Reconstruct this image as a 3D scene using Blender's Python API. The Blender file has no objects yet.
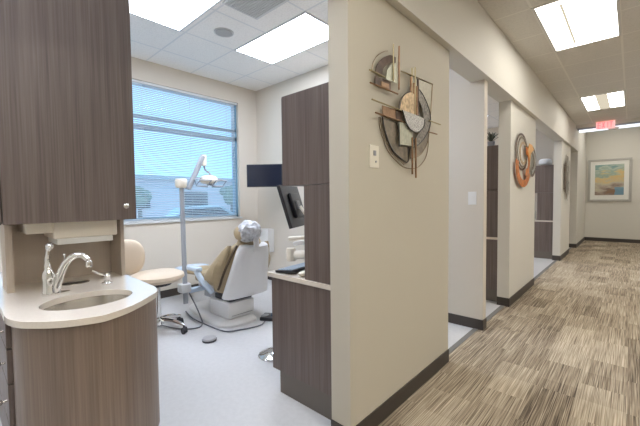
import bpy, bmesh, math, random
from mathutils import Vector, Matrix
random.seed(7)
SC = bpy.context.scene
COL = SC.collection
PI = math.pi

# ------------------------------------------------------------------ camera, world, lights, exposure
H = 1.33                                     # eye height
cam_d = bpy.data.cameras.new('camera')
cam = bpy.data.objects.new('camera', cam_d)
COL.objects.link(cam)
R_ = Vector((0.7369, 0.6760, -0.0109)); D_ = Vector((0.0190, -0.0369, -0.9991)); F_ = Vector((-0.6758, 0.7360, -0.0400))
m3 = Matrix((R_, -D_, -F_)).transposed()
cam.matrix_world = Matrix.Translation((0, 0, H)) @ m3.to_4x4()
cam_d.sensor_width = 36; cam_d.lens = 339.73 / 640 * 36
cam_d.clip_start = 0.02; cam_d.clip_end = 300
SC.camera = cam

SC.view_settings.view_transform = 'Standard'
SC.view_settings.look = 'None'
SC.view_settings.gamma = 1
SC.view_settings.exposure = 0.70
SC.view_settings.use_curve_mapping = False
SC.cycles.use_denoising = True
SC.cycles.max_bounces = 10
SC.cycles.diffuse_bounces = 6
SC.cycles.sample_clamp_indirect = 6

SKY = (0.32, 0.67, 1.0); SKY_S = 2.1
ROOM_PANEL = (0.78, 0.85, 1.0); ROOM_PANEL_S = 13.0
HALL_PANEL = (1.0, 0.96, 0.89); HALL_PANEL_S = 5.0; HALL_FILL_S = 14.0  # last strength drives the added fill row out of view

w = bpy.data.worlds.new('sky'); SC.world = w; w.use_nodes = True
bg = w.node_tree.nodes['Background']
bg.inputs['Color'].default_value = (*SKY, 1); bg.inputs['Strength'].default_value = SKY_S

def area(name, loc, rot, sx, sy, power=0, color=(1, 1, 1), portal=False):
    d = bpy.data.lights.new(name, 'AREA'); d.shape = 'RECTANGLE'; d.size = sx; d.size_y = sy
    d.energy = power; d.color = color
    if portal: d.cycles.is_portal = True
    o = bpy.data.objects.new(name, d); COL.objects.link(o); o.location = loc; o.rotation_euler = rot
    return o
area('window_portal', (-4.90, 1.7, 1.98), (0, -PI/2, 0), 1.9, 3.1, portal=True)

# ------------------------------------------------------------------ materials
def mat(name, col, rough=0.5, metal=0.0, spec=0.5, emit=None, es=0, bump=0, bscale=200, var=0, vscale=8, coat=0, alpha=1, trans=0):
    m = bpy.data.materials.new(name); m.use_nodes = True
    nt = m.node_tree; b = nt.nodes['Principled BSDF']
    b.inputs['Base Color'].default_value = (*col, 1)
    b.inputs['Roughness'].default_value = rough; b.inputs['Metallic'].default_value = metal
    b.inputs['Specular IOR Level'].default_value = spec
    b.inputs['Coat Weight'].default_value = coat
    b.inputs['Alpha'].default_value = alpha
    b.inputs['Transmission Weight'].default_value = trans
    if emit: b.inputs['Emission Color'].default_value = (*emit, 1); b.inputs['Emission Strength'].default_value = es
    if bump or var:
        tc = nt.nodes.new('ShaderNodeTexCoord')
    if var:
        n = nt.nodes.new('ShaderNodeTexNoise'); n.inputs['Scale'].default_value = vscale; n.inputs['Detail'].default_value = 4
        nt.links.new(tc.outputs['Object'], n.inputs['Vector'])
        r = nt.nodes.new('ShaderNodeValToRGB')
        r.color_ramp.elements[0].position = .35; r.color_ramp.elements[1].position = .65
        r.color_ramp.elements[0].color = (*[c * (1 - var) for c in col], 1)
        r.color_ramp.elements[1].color = (*[min(1, c * (1 + var)) for c in col], 1)
        nt.links.new(n.outputs['Fac'], r.inputs['Fac']); nt.links.new(r.outputs['Color'], b.inputs['Base Color'])
    if bump:
        n = nt.nodes.new('ShaderNodeTexNoise'); n.inputs['Scale'].default_value = bscale
        nt.links.new(tc.outputs['Object'], n.inputs['Vector'])
        bp = nt.nodes.new('ShaderNodeBump'); bp.inputs['Strength'].default_value = bump; bp.inputs['Distance'].default_value = .003
        nt.links.new(n.outputs['Fac'], bp.inputs['Height']); nt.links.new(bp.outputs['Normal'], b.inputs['Normal'])
    return m

def node(nt, t, **kw):
    n = nt.nodes.new(t)
    for k, v in kw.items(): setattr(n, k, v)
    return n

def wood(name, dark, light, rough=.42):
    m = mat(name, dark, rough); nt = m.node_tree; b = nt.nodes['Principled BSDF']
    g = node(nt, 'ShaderNodeNewGeometry')
    def streak(sx, sz, det):
        mp = node(nt, 'ShaderNodeMapping'); mp.inputs['Scale'].default_value = (sx, sx, sz)
        nt.links.new(g.outputs['Position'], mp.inputs['Vector'])
        n = node(nt, 'ShaderNodeTexNoise'); n.inputs['Scale'].default_value = 1; n.inputs['Detail'].default_value = det
        n.inputs['Roughness'].default_value = .6
        nt.links.new(mp.outputs['Vector'], n.inputs['Vector']); return n
    a = streak(130, 1.8, 4); c = streak(22, .7, 3)
    mx = node(nt, 'ShaderNodeMix', data_type='FLOAT'); mx.inputs[0].default_value = .45
    nt.links.new(a.outputs['Fac'], mx.inputs[2]); nt.links.new(c.outputs['Fac'], mx.inputs[3])
    r = node(nt, 'ShaderNodeValToRGB'); r.color_ramp.elements[0].position = .30; r.color_ramp.elements[1].position = .72
    r.color_ramp.elements[0].color = (*dark, 1); r.color_ramp.elements[1].color = (*light, 1)
    nt.links.new(mx.outputs[0], r.inputs['Fac']); nt.links.new(r.outputs['Color'], b.inputs['Base Color'])
    bp = node(nt, 'ShaderNodeBump'); bp.inputs['Strength'].default_value = .15; bp.inputs['Distance'].default_value = .002
    nt.links.new(a.outputs['Fac'], bp.inputs['Height']); nt.links.new(bp.outputs['Normal'], b.inputs['Normal'])
    return m

def ceiling_mat(name, col, x0, y0, px, py, line):
    m = mat(name, col, .9); nt = m.node_tree; b = nt.nodes['Principled BSDF']
    g = node(nt, 'ShaderNodeNewGeometry'); sp = node(nt, 'ShaderNodeSeparateXYZ')
    nt.links.new(g.outputs['Position'], sp.inputs[0])
    def M(op, a, bb):
        n = node(nt, 'ShaderNodeMath', operation=op)
        for i, v in enumerate((a, bb)):
            if isinstance(v, (int, float)): n.inputs[i].default_value = v
            else: nt.links.new(v, n.inputs[i])
        return n.outputs[0]
    def lines(c, o, p):
        t = M('FRACT', M('DIVIDE', M('SUBTRACT', c, o), p), 0)
        d = M('MULTIPLY', M('ABSOLUTE', M('SUBTRACT', t, .5), 0), p)     # p/2 at the line
        return M('GREATER_THAN', d, p / 2 - .010)
    l = M('MAXIMUM', lines(sp.outputs['X'], x0, px), lines(sp.outputs['Y'], y0, py))
    ns = node(nt, 'ShaderNodeTexNoise'); ns.inputs['Scale'].default_value = 60; ns.inputs['Detail'].default_value = 5
    nt.links.new(g.outputs['Position'], ns.inputs['Vector'])
    r = node(nt, 'ShaderNodeValToRGB'); r.color_ramp.elements[0].position = .38; r.color_ramp.elements[1].position = .5
    r.color_ramp.elements[0].color = (*[c * .93 for c in col], 1); r.color_ramp.elements[1].color = (*col, 1)
    nt.links.new(ns.outputs['Fac'], r.inputs['Fac'])
    mx = node(nt, 'ShaderNodeMix', data_type='RGBA'); mx.inputs[7].default_value = (*line, 1)
    nt.links.new(l, mx.inputs[0]); nt.links.new(r.outputs['Color'], mx.inputs[6]); nt.links.new(mx.outputs[2], b.inputs['Base Color'])
    return m

def carpet_mat():
    m = mat('carpet_planks', (.3, .25, .2), .95, spec=.1); nt = m.node_tree; b = nt.nodes['Principled BSDF']
    g = node(nt, 'ShaderNodeNewGeometry')
    mp = node(nt, 'ShaderNodeMapping'); mp.inputs['Rotation'].default_value = (0, 0, PI / 2)
    nt.links.new(g.outputs['Position'], mp.inputs['Vector'])
    def brick(off, bw, rh, c1, c2, bias):
        br = node(nt, 'ShaderNodeTexBrick'); br.offset = off; br.inputs['Scale'].default_value = 1
        br.inputs['Brick Width'].default_value = bw; br.inputs['Row Height'].default_value = rh
        br.inputs['Mortar Size'].default_value = 0; br.inputs['Bias'].default_value = bias
        br.inputs['Color1'].default_value = (*c1, 1); br.inputs['Color2'].default_value = (*c2, 1)
        nt.links.new(mp.outputs['Vector'], br.inputs['Vector']); return br
    br = brick(.5, .5, .25, (.41, .41, .41), (.60, .60, .60), 0)
    br2 = brick(.31, .46, .235, (.0, .0, .0), (1, 1, 1), 0)
    def streak(sx, sy, det):
        ad = node(nt, 'ShaderNodeVectorMath', operation='MULTIPLY_ADD'); ad.inputs[1].default_value = (3.7, 9.1, 5.3)
        nt.links.new(br.outputs['Color'], ad.inputs[0]); nt.links.new(g.outputs['Position'], ad.inputs[2])
        q = node(nt, 'ShaderNodeMapping'); q.inputs['Scale'].default_value = (sx, sy, 1)
        nt.links.new(ad.outputs[0], q.inputs['Vector'])
        n = node(nt, 'ShaderNodeTexNoise'); n.inputs['Scale'].default_value = 1; n.inputs['Detail'].default_value = det
        n.inputs['Roughness'].default_value = .7
        nt.links.new(q.outputs['Vector'], n.inputs['Vector']); return n
    s = streak(210, 2.2, 2)
    def M(op, a, bb):
        n = node(nt, 'ShaderNodeMath', operation=op)
        for i, v in enumerate((a, bb)):
            if isinstance(v, (int, float)): n.inputs[i].default_value = v
            else: nt.links.new(v, n.inputs[i])
        return n.outputs[0]
    bw = node(nt, 'ShaderNodeRGBToBW'); nt.links.new(br.outputs['Color'], bw.inputs[0])
    bw2 = node(nt, 'ShaderNodeRGBToBW'); nt.links.new(br2.outputs['Color'], bw2.inputs[0])
    st = M('MULTIPLY', M('SUBTRACT', s.outputs['Fac'], .5), 1.5)
    v = M('ADD', M('ADD', bw.outputs[0], st), M('MULTIPLY', M('SUBTRACT', bw2.outputs[0], .5), .10))
    r = node(nt, 'ShaderNodeValToRGB')
    e = r.color_ramp.elements
    e[0].position = .2; e[0].color = (.10, .078, .06, 1)
    e[1].position = .82; e[1].color = (.62, .54, .42, 1)
    k = r.color_ramp.elements.new(.5); k.color = (.33, .27, .20, 1)
    nt.links.new(v, r.inputs['Fac']); nt.links.new(r.outputs['Color'], b.inputs['Base Color'])
    bp = node(nt, 'ShaderNodeBump'); bp.inputs['Strength'].default_value = .4; bp.inputs['Distance'].default_value = .004
    nt.links.new(s.outputs['Fac'], bp.inputs['Height']); nt.links.new(bp.outputs['Normal'], b.inputs['Normal'])
    return m

def painting_mat(cx, cz, sx, sz):
    """loose abstract washes: green and blue at the top, ochre in the middle, grey-purple lower left, blue block lower right"""
    m = mat('painting_washes', (.5, .5, .4), .5); nt = m.node_tree; b = nt.nodes['Principled BSDF']
    g = node(nt, 'ShaderNodeNewGeometry')
    mp = node(nt, 'ShaderNodeMapping'); mp.inputs['Location'].default_value = (-(cx - sx/2) / sx, 0, -(cz - sz/2) / sz)
    mp.inputs['Scale'].default_value = (1 / sx, 1, 1 / sz)
    nt.links.new(g.outputs['Position'], mp.inputs['Vector'])
    nz = node(nt, 'ShaderNodeTexNoise'); nz.inputs['Scale'].default_value = 4.5; nz.inputs['Detail'].default_value = 5
    q = node(nt, 'ShaderNodeMapping'); q.inputs['Scale'].default_value = (.6, 1, 2.4)
    nt.links.new(mp.outputs['Vector'], q.inputs['Vector']); nt.links.new(q.outputs['Vector'], nz.inputs['Vector'])
    sp = node(nt, 'ShaderNodeSeparateXYZ'); nt.links.new(mp.outputs['Vector'], sp.inputs[0])
    def M(op, a, bb):
        n = node(nt, 'ShaderNodeMath', operation=op)
        for i, v in enumerate((a, bb)):
            if isinstance(v, (int, float)): n.inputs[i].default_value = v
            else: nt.links.new(v, n.inputs[i])
        return n.outputs[0]
    t = M('ADD', M('ADD', sp.outputs['Z'], M('MULTIPLY', sp.outputs['X'], -.14)), M('MULTIPLY', M('SUBTRACT', nz.outputs['Fac'], .44), .9))
    r = node(nt, 'ShaderNodeValToRGB'); e = r.color_ramp.elements
    e[0].position = 0; e[0].color = (.24, .14, .08, 1)
    e[1].position = 1; e[1].color = (.20, .34, .32, 1)
    for p, c in ((.12, (.22, .16, .13)), (.3, (.42, .36, .30)), (.42, (.50, .47, .33)), (.55, (.64, .46, .20)), (.66, (.55, .50, .30)), (.76, (.30, .40, .33)), (.88, (.48, .54, .46))):
        k = e.new(p); k.color = (*c, 1)
    nt.links.new(t, r.inputs['Fac'])
    blue = M('MULTIPLY', M('GREATER_THAN', M('ADD', sp.outputs['X'], M('MULTIPLY', nz.outputs['Fac'], .12)), .75), M('LESS_THAN', sp.outputs['Z'], .27))
    mx = node(nt, 'ShaderNodeMix', data_type='RGBA'); mx.inputs[7].default_value = (.12, .33, .48, 1)
    nt.links.new(M('MULTIPLY', blue, .7), mx.inputs[0]); nt.links.new(r.outputs['Color'], mx.inputs[6])
    nt.links.new(mx.outputs[2], b.inputs['Base Color'])
    return m

PAINT = mat('greige_wall_paint', (.57, .535, .45), .6, bump=.08, bscale=260, spec=.3)
PAINT_HALL = mat('warm_grey_wall_paint', (.66, .64, .585), .6, bump=.08, bscale=260, spec=.3)
ROOM_PAINT = mat('cream_room_paint', (.66, .605, .52), .6, bump=.05, bscale=260, spec=.3)
BASE = mat('dark_rubber_base', (.055, .046, .040), .5)
KICK = mat('taupe_toe_kick', (.15, .13, .11), .5)
VINYL = mat('pale_sheet_vinyl', (.60, .60, .605), .28, var=.03, vscale=30)
STRIP = mat('grey_threshold', (.17, .165, .155), .6)
CARPET = carpet_mat()
CEIL_ROOM = ceiling_mat('room_ceiling_tile', (.90, .875, .84), -3.63, 2.42, .62, .61, (.74, .74, .74))
CEIL_HALL = ceiling_mat('hall_ceiling_tile', (.68, .66, .62), -.71, 3.66, .595, .635, (.76, .74, .69))
WOOD = wood('grey_brown_laminate', (.095, .070, .060), (.215, .172, .152))
WOOD_W = wood('warm_brown_laminate', (.15, .105, .078), (.29, .222, .172))
WOOD_PALE = wood('taupe_laminate', (.50, .425, .35), (.56, .48, .40))
QUARTZ = mat('cream_quartz', (.78, .71, .62), .10, var=.02, vscale=90, coat=.3)
CHROME = mat('chrome', (.85, .85, .84), .08, metal=1)
STEEL = mat('brushed_steel', (.66, .63, .58), .25, metal=1)
WHITE_P = mat('white_plastic', (.78, .78, .77), .3)
CREAM_P = mat('cream_plastic', (.84, .78, .67), .35)
PLATE = mat('ivory_plate', (.80, .76, .66), .35)
GREY_P = mat('grey_plastic', (.30, .31, .33), .4)
BLACK_P = mat('black_plastic', (.018, .018, .022), .35)
NAVY_SCREEN = mat('dark_navy_screen', (.010, .014, .028), .15)
TAN = mat('tan_vinyl', (.40, .31, .185), .45, var=.04, vscale=20)
SHELL = mat('white_chair_shell', (.70, .70, .70), .3)
PLASTIC = mat('clear_plastic_cover', (.50, .51, .53), .28, var=.35, vscale=25, bump=.6, bscale=18)
BARRIER = mat('blue_white_barrier', (.62, .74, .88), .2)
CREAM_V = mat('cream_vinyl', (.72, .60, .46), .35)
POLE = mat('grey_white_enamel', (.36, .385, .42), .3)
RUBBER = mat('black_rubber', (.02, .02, .025), .6)
CORD = mat('grey_cord', (.12, .13, .15), .5)
ALU = mat('blue_grey_aluminium', (.20, .36, .50), .4, metal=.2)
SILL = mat('pale_sill', (.62, .64, .64), .4)
SLAT = mat('white_slat', (.72, .78, .82), .5)
GLASS = mat('window_glass', (.9, .97, 1), .02, trans=1, spec=.3)
FRAME_S = mat('silver_frame', (.45, .44, .41), .35, metal=.6)
MATB = mat('white_mat_board', (.80, .80, .76), .7)
COPPER = mat('copper_metal', (.30, .18, .10), .45, metal=.6, var=.2, vscale=30)
BRONZE = mat('dark_bronze', (.10, .062, .042), .5, metal=.3, var=.4, vscale=25)
GOLD = mat('pale_gold_metal', (.40, .34, .20), .45, metal=.6)
GREEN_M = mat('grey_green_patina', (.42, .42, .33), .4, metal=.45, var=.12, vscale=40)
GREY_M = mat('stippled_silver', (.40, .39, .37), .4, metal=.6, var=.5, vscale=140)
SMOKE_M = mat('smoky_mottled_metal', (.21, .19, .165), .5, metal=.3, var=.45, vscale=60)
PALE_M = mat('pale_greige_metal', (.47, .445, .36), .5, metal=.15, var=.08, vscale=40)
TAUPE_M = mat('taupe_metal', (.22, .185, .14), .5, metal=.4, var=.25, vscale=30)
TAN_M = mat('tan_gold_leaf', (.48, .35, .20), .35, metal=.5, var=.3, vscale=45)
ORANGE_M = mat('orange_copper', (.58, .17, .02), .35, metal=.35, var=.3, vscale=18)
WIRE = mat('antique_wire', (.28, .22, .15), .35, metal=.9)
def light_mat(name, col, s): return mat(name, (.8, .8, .8), .5, emit=col, es=s)
L_ROOM = light_mat('lit_room_diffuser', ROOM_PANEL, ROOM_PANEL_S)
L_HALL = light_mat('lit_hall_diffuser', HALL_PANEL, HALL_PANEL_S)
L_HALL_FILL = light_mat('added_fill_diffuser', HALL_PANEL, HALL_FILL_S)  # glow of the unseen fill row added along the hallway's right
L_BASK = mat('lit_basket', (.12, .11, .09), .8, spec=0, emit=(1.0, .90, .70), es=.42)
L_STRIP = light_mat('lit_strip', (.80, .88, 1.0), .7)
L_EXIT = light_mat('lit_exit_panel', (1.0, .42, .44), .5)
L_EXITL = light_mat('lit_exit_letters', (.85, .01, .035), .75)
GRILLE = mat('grille_white', (.66, .66, .66), .6)
DARK = mat('dark_void', (.05, .05, .05), .9)

# ------------------------------------------------------------------ mesh helpers
class MB:
    def __init__(s): s.bm = bmesh.new()
    def box(s, x0, x1, y0, y1, z0, z1, bevel=0, M=None):
        r = bmesh.ops.create_cube(s.bm, size=1)
        T = Matrix.Translation(((x0+x1)/2, (y0+y1)/2, (z0+z1)/2)) @ Matrix.Diagonal((abs(x1-x0), abs(y1-y0), abs(z1-z0), 1))
        if M: T = M @ T
        bmesh.ops.transform(s.bm, matrix=T, verts=r['verts'])
        if bevel:
            ed = list({e for v in r['verts'] for e in v.link_edges})
            bmesh.ops.bevel(s.bm, geom=ed, offset=bevel, segments=3, profile=.6, affect='EDGES')
        return s
    def rings(s, rings, cap=True, closed=False):
        R = [[s.bm.verts.new(p) for p in r] for r in rings]; n = len(R[0])
        rng = range(len(R)) if closed else range(len(R) - 1)
        for i in rng:
            a, b = R[i], R[(i+1) % len(R)]
            for k in range(n): s.bm.faces.new((a[k], a[(k+1) % n], b[(k+1) % n], b[k]))
        if cap and not closed:
            s.bm.faces.new(list(reversed(R[0]))); s.bm.faces.new(R[-1])
        return s
    def tube(s, pts, rad, n=10, closed=False, sx=1, sy=1):
        P = [Vector(p) for p in pts]
        if not isinstance(rad, (list, tuple)): rad = [rad] * len(P)
        rings = []; up = None
        for i, p in enumerate(P):
            if closed: t = P[(i+1) % len(P)] - P[i-1]
            else: t = P[min(i+1, len(P)-1)] - P[max(i-1, 0)]
            t.normalize()
            if up is None:
                up = Vector((0, 0, 1)) if abs(t.z) < .9 else Vector((1, 0, 0))
            a = t.cross(up)
            if a.length < 1e-4: a = t.cross(Vector((0, 1, 0)))
            a.normalize(); b = a.cross(t).normalized(); up = b
            rings.append([p + (a * math.cos(2*PI*k/n) * sx + b * math.sin(2*PI*k/n) * sy) * rad[i] for k in range(n)])
        return s.rings(rings, closed=closed)
    def lathe(s, prof, c=(0, 0, 0), axis='Z', n=28, M=None):
        """prof: list of (radius, height)"""
        rings = []
        for r, h in prof:
            ring = []
            for k in range(n):
                a = 2*PI*k/n
                v = Vector((max(r, 1e-4)*math.cos(a), max(r, 1e-4)*math.sin(a), h))
                if axis == 'X': v = Vector((v.z, v.x, v.y))
                elif axis == 'Y': v = Vector((v.y, v.z, v.x))
                v = (M @ v) if M else v
                ring.append(v + Vector(c))
            rings.append(ring)
        return s.rings(rings)
    def prism(s, pts, holes, z0, z1, M=None):
        """vertical prism over an outline with holes (lists of (x, y)); M maps it elsewhere"""
        bm = s.bm; new = []
        for z in (z0, z1):
            edges = []
            for loop in [pts] + list(holes):
                vs = [bm.verts.new((x, y, z)) for x, y in loop]; new += vs
                edges += [bm.edges.new((vs[i], vs[(i+1) % len(vs)])) for i in range(len(vs))]
            bmesh.ops.triangle_fill(bm, use_beauty=True, edges=edges)
        n = sum(len(l) for l in [pts] + list(holes)); k = 0
        for loop in [pts] + list(holes):
            L = len(loop)
            for i in range(L):
                a, b = new[k+i], new[k+(i+1) % L]
                bm.faces.new((a, b, new[n+k+(i+1) % L], new[n+k+i]))
            k += L
        if M: bmesh.ops.transform(bm, matrix=M, verts=new)
        return s
    def blob(s, c, r, M=None, u=24, v=14, e=1.0):
        """superellipsoid: e<1 is boxier"""
        rr = bmesh.ops.create_uvsphere(s.bm, u_segments=u, v_segments=v, radius=1)
        for q in rr['verts']:
            p = Vector([math.copysign(abs(x) ** e, x) for x in q.co])
            p = Vector((p.x * r[0], p.y * r[1], p.z * r[2]))
            q.co = (M @ p if M else p) + Vector(c)
        return s
    def build(s, name, m, parent=None, smooth=True, subd=0):
        bm = s.bm
        bmesh.ops.recalc_face_normals(bm, faces=bm.faces)
        for f in bm.faces: f.smooth = smooth
        if smooth:
            for e in bm.edges:
                if len(e.link_faces) == 2 and e.calc_face_angle(0) > .6: e.smooth = False
        me = bpy.data.meshes.new(name); bm.to_mesh(me); bm.free()
        me.materials.append(m)
        o = bpy.data.objects.new(name, me); COL.objects.link(o)
        if parent:
            o.parent = parent
            me.transform(Matrix.Translation(-Vector(world_loc(parent))))
        if subd:
            q = o.modifiers.new('subdivision', 'SUBSURF'); q.levels = q.render_levels = subd
        return o

def world_loc(o):
    v = Vector(o.location)
    while o.parent: o = o.parent; v += Vector(o.location)
    return v
def tag(o, label=None, cat=None, group=None, kind=None):
    if label: o['label'] = label
    if cat: o['category'] = cat
    if group: o['group'] = group
    if kind: o['kind'] = kind
    return o
def thing(name, loc, label, cat, group=None):
    o = bpy.data.objects.new(name, None); COL.objects.link(o); o.location = loc; o.empty_display_size = .05
    return tag(o, label, cat, group)
def struct(name, bm, m, parent=None):
    o = bm.build(name, m, parent, smooth=False)
    if not parent: o['kind'] = 'structure'
    return o
def rotz(a): return Matrix.Rotation(a, 4, 'Z')
def at(loc, rz=0, rx=0, ry=0): return Matrix.Translation(loc) @ Matrix.Rotation(rz, 4, 'Z') @ Matrix.Rotation(rx, 4, 'X') @ Matrix.Rotation(ry, 4, 'Y')
def arc(c, r, a0, a1, n, ry=None):
    ry = ry or r
    return [(c[0] + r*math.cos(math.radians(a0+(a1-a0)*i/n)), c[1] + ry*math.sin(math.radians(a0+(a1-a0)*i/n))) for i in range(n+1)]
def smooth_pts(P, n=6):
    P = [Vector(p) for p in P]; out = []
    for i in range(len(P)-1):
        a = P[max(i-1, 0)]; b = P[i]; c = P[i+1]; d = P[min(i+2, len(P)-1)]
        for k in range(n):
            t = k/n
            out.append(.5*((2*b)+(c-a)*t+(2*a-5*b+4*c-d)*t*t+(3*b-a-3*c+d)*t**3))
    out.append(P[-1]); return out

def ell(cx, cy, a, b, rot=0, n=40):
    c, s = math.cos(rot), math.sin(rot)
    return [(cx+a*math.cos(2*PI*k/n)*c-b*math.sin(2*PI*k/n)*s, cy+a*math.cos(2*PI*k/n)*s+b*math.sin(2*PI*k/n)*c) for k in range(n)]

# ------------------------------------------------------------------ the setting
XW = -4.723            # inner face of the window wall
ZR = 3.17; ZH = 3.055; ZS = 2.483          # room ceiling, hall ceiling, underside of the soffit
struct('floor', MB().box(XW - .2, -1.135, -1.5, 11.1, -.1, 0), VINYL)
struct('floor_hall', MB().box(-1.135, 3.0, -3.2, 13.2, -.1, 0), CARPET)
for i, (a, b) in enumerate(((-.55, 1.40), (2.70, 3.57), (3.665, 4.555), (5.97, 8.54), (9.89, 10.95))):
    struct(f'trim_{i+1}', MB().box(-1.165, -1.120, a, b, 0, .004), STRIP)
# window wall with the opening
WY0, WY1, WZ0, WZ1 = .25, 3.21, 1.06, 2.90
mb = MB()
mb.box(XW-.16, XW, -1.5, WY0, 0, ZR); mb.box(XW-.16, XW, WY1, 10.95, 0, ZR)
mb.box(XW-.16, XW, WY0, WY1, 0, WZ0); mb.box(XW-.16, XW, WY0, WY1, WZ1, ZR)
struct('wall_window', mb, ROOM_PAINT)
struct('wall_room_left', MB().box(XW, -1.213, -1.5, -1.4, 0, ZR), ROOM_PAINT)
struct('wall_dividing', MB().box(XW, -1.08, 3.57, 3.665, 0, ZR), ROOM_PAINT)
struct('wall_dividing_far', MB().box(XW, -1.213, 9.80, 9.89, 0, ZR), ROOM_PAINT)
struct('wall_partition_back', MB().box(-1.213, -1.08, -3.0, -.55, 0, ZS), PAINT)
struct('wall_partition_near', MB().box(-1.213, -1.08, 1.40, 2.70, 0, ZS), PAINT)
struct('wall_partition_middle', MB().box(-1.213, -1.08, 4.555, 5.97, 0, ZS), PAINT_HALL)
struct('wall_partition_far', MB().box(-1.213, -1.08, 8.54, 9.89, 0, ZS), PAINT_HALL)
struct('wall_end_pier', MB().box(XW-.1, -1.045, 10.95, 13.03, 0, ZR+.1), PAINT_HALL)
struct('wall_soffit', MB().box(-1.215, -1.03, -3.0, 10.95, ZS, ZR+.1), PAINT_HALL)
struct('wall_far_end', MB().box(-1.6, 2.9, 13.03, 13.15, 0, 3.6), PAINT_HALL)
struct('wall_hall_right', MB().box(2.75, 2.87, -3.0, 13.03, 0, 3.6), PAINT_HALL)
struct('wall_hall_back', MB().box(-1.2, 2.8, -3.1, -3.0, 0, ZR), PAINT_HALL)
struct('wall_header', MB().box(-1.045, 2.75, 10.30, 10.45, 2.972, 3.4), PAINT_HALL)
struct('ceiling_room', MB().box(XW, -1.2, -1.5, 10.95, ZR, ZR+.1), CEIL_ROOM)
struct('ceiling_hall', MB().box(-1.045, 2.8, -3.0, 10.30, ZH, ZH+.1), CEIL_HALL)
struct('ceiling_end', MB().box(-1.6, 2.8, 10.45, 13.1, 3.4, 3.5), CEIL_HALL)
# rubber baseboards: (name, x0,x1,y0,y1)
T = .008
for name, *b in (('baseboard_window', XW, XW+T, -1.4, 3.57), ('baseboard_room_right', XW, -1.213, 3.57-T, 3.57),
                 ('baseboard_partition_near', -1.08, -1.08+T, 1.40-T, 2.70), ('baseboard_partition_near_end', -1.213, -1.08, 1.40-T, 1.40),
                 ('baseboard_dividing', -1.213, -1.08+T, 3.57-T, 3.57), ('baseboard_dividing_end', -1.08, -1.08+T, 3.57, 3.665),
                 ('baseboard_partition_middle', -1.08, -1.08+T, 4.555-T, 5.97), ('baseboard_partition_middle_end', -1.213, -1.08, 4.555-T, 4.555),
                 ('baseboard_partition_far', -1.08, -1.08+T, 8.54-T, 9.89), ('baseboard_partition_far_end', -1.213, -1.08, 8.54-T, 8.54),
                 ('baseboard_pier', -1.213, -1.045+T, 10.95-T, 10.95), ('baseboard_pier_side', -1.045, -1.045+T, 10.95, 13.03),
                 ('baseboard_far_end', -1.045, 2.75, 13.03-T, 13.03), ('baseboard_hall_right', 2.75-T, 2.75, -3, 13.03)):
    struct(name, MB().box(*b, 0, .102), BASE)

# window: aluminium frame, two rails, sill, glass
win = thing('window_1', (XW, 1.73, WZ0), None, None); win['kind'] = 'structure'
mb = MB(); xa, xb = XW-.13, XW-.055
mb.box(xa, xb, WY0, WY1, WZ1-.045, WZ1); mb.box(xa, xb, WY0, WY1, WZ0, WZ0+.045)
mb.box(xa, xb, WY0, WY0+.05, WZ0, WZ1); mb.box(xa, xb, WY1-.05, WY1, WZ0, WZ1)
mb.box(xa, xb, WY0, WY1, 2.435, 2.475); mb.box(xa, xb, WY0, WY1, 2.290, 2.345)
mb.build('window_frame', ALU, win, smooth=False)
MB().box(XW-.10, XW-.094, WY0+.04, WY1-.04, WZ0+.04, WZ1-.04).build('glass', GLASS, win, smooth=False)
MB().box(XW-.16, XW+.025, WY0-.03, WY1+.03, WZ0-.025, WZ0, .004).build('window_sill', SILL, win, smooth=False)

# horizontal blinds just inside the glass
bl = thing('window_blind', (XW-.03, 1.73, 2.87), 'white horizontal slat blind lowered over the big blue window', 'blind')
MB().box(XW-.052, XW-.008, WY0+.01, WY1-.01, WZ1-.035, WZ1-.004).build('head_rail', SILL, bl, smooth=False)
mb = MB(); z = WZ0+.03
while z < WZ1-.045:
    mb.box(-.0125, .0125, WY0+.06, WY1-.055, -.0006, .0006, M=at((XW-.03, 0, z), ry=math.radians(-32))); z += .0245
mb.build('slats', SLAT, bl, smooth=False)
for yy in (.55, 1.1, 1.75, 2.4, 3.0):
    MB().tube([(XW-.016, yy, WZ0+.02), (XW-.016, yy, WZ1-.03)], .0016, 5).build('ladder_cord', SILL, bl)
MB().box(XW-.045, XW-.015, WY0+.06, WY1-.055, WZ0+.004, WZ0+.018).build('bottom_rail', SILL, bl, smooth=False)

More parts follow.
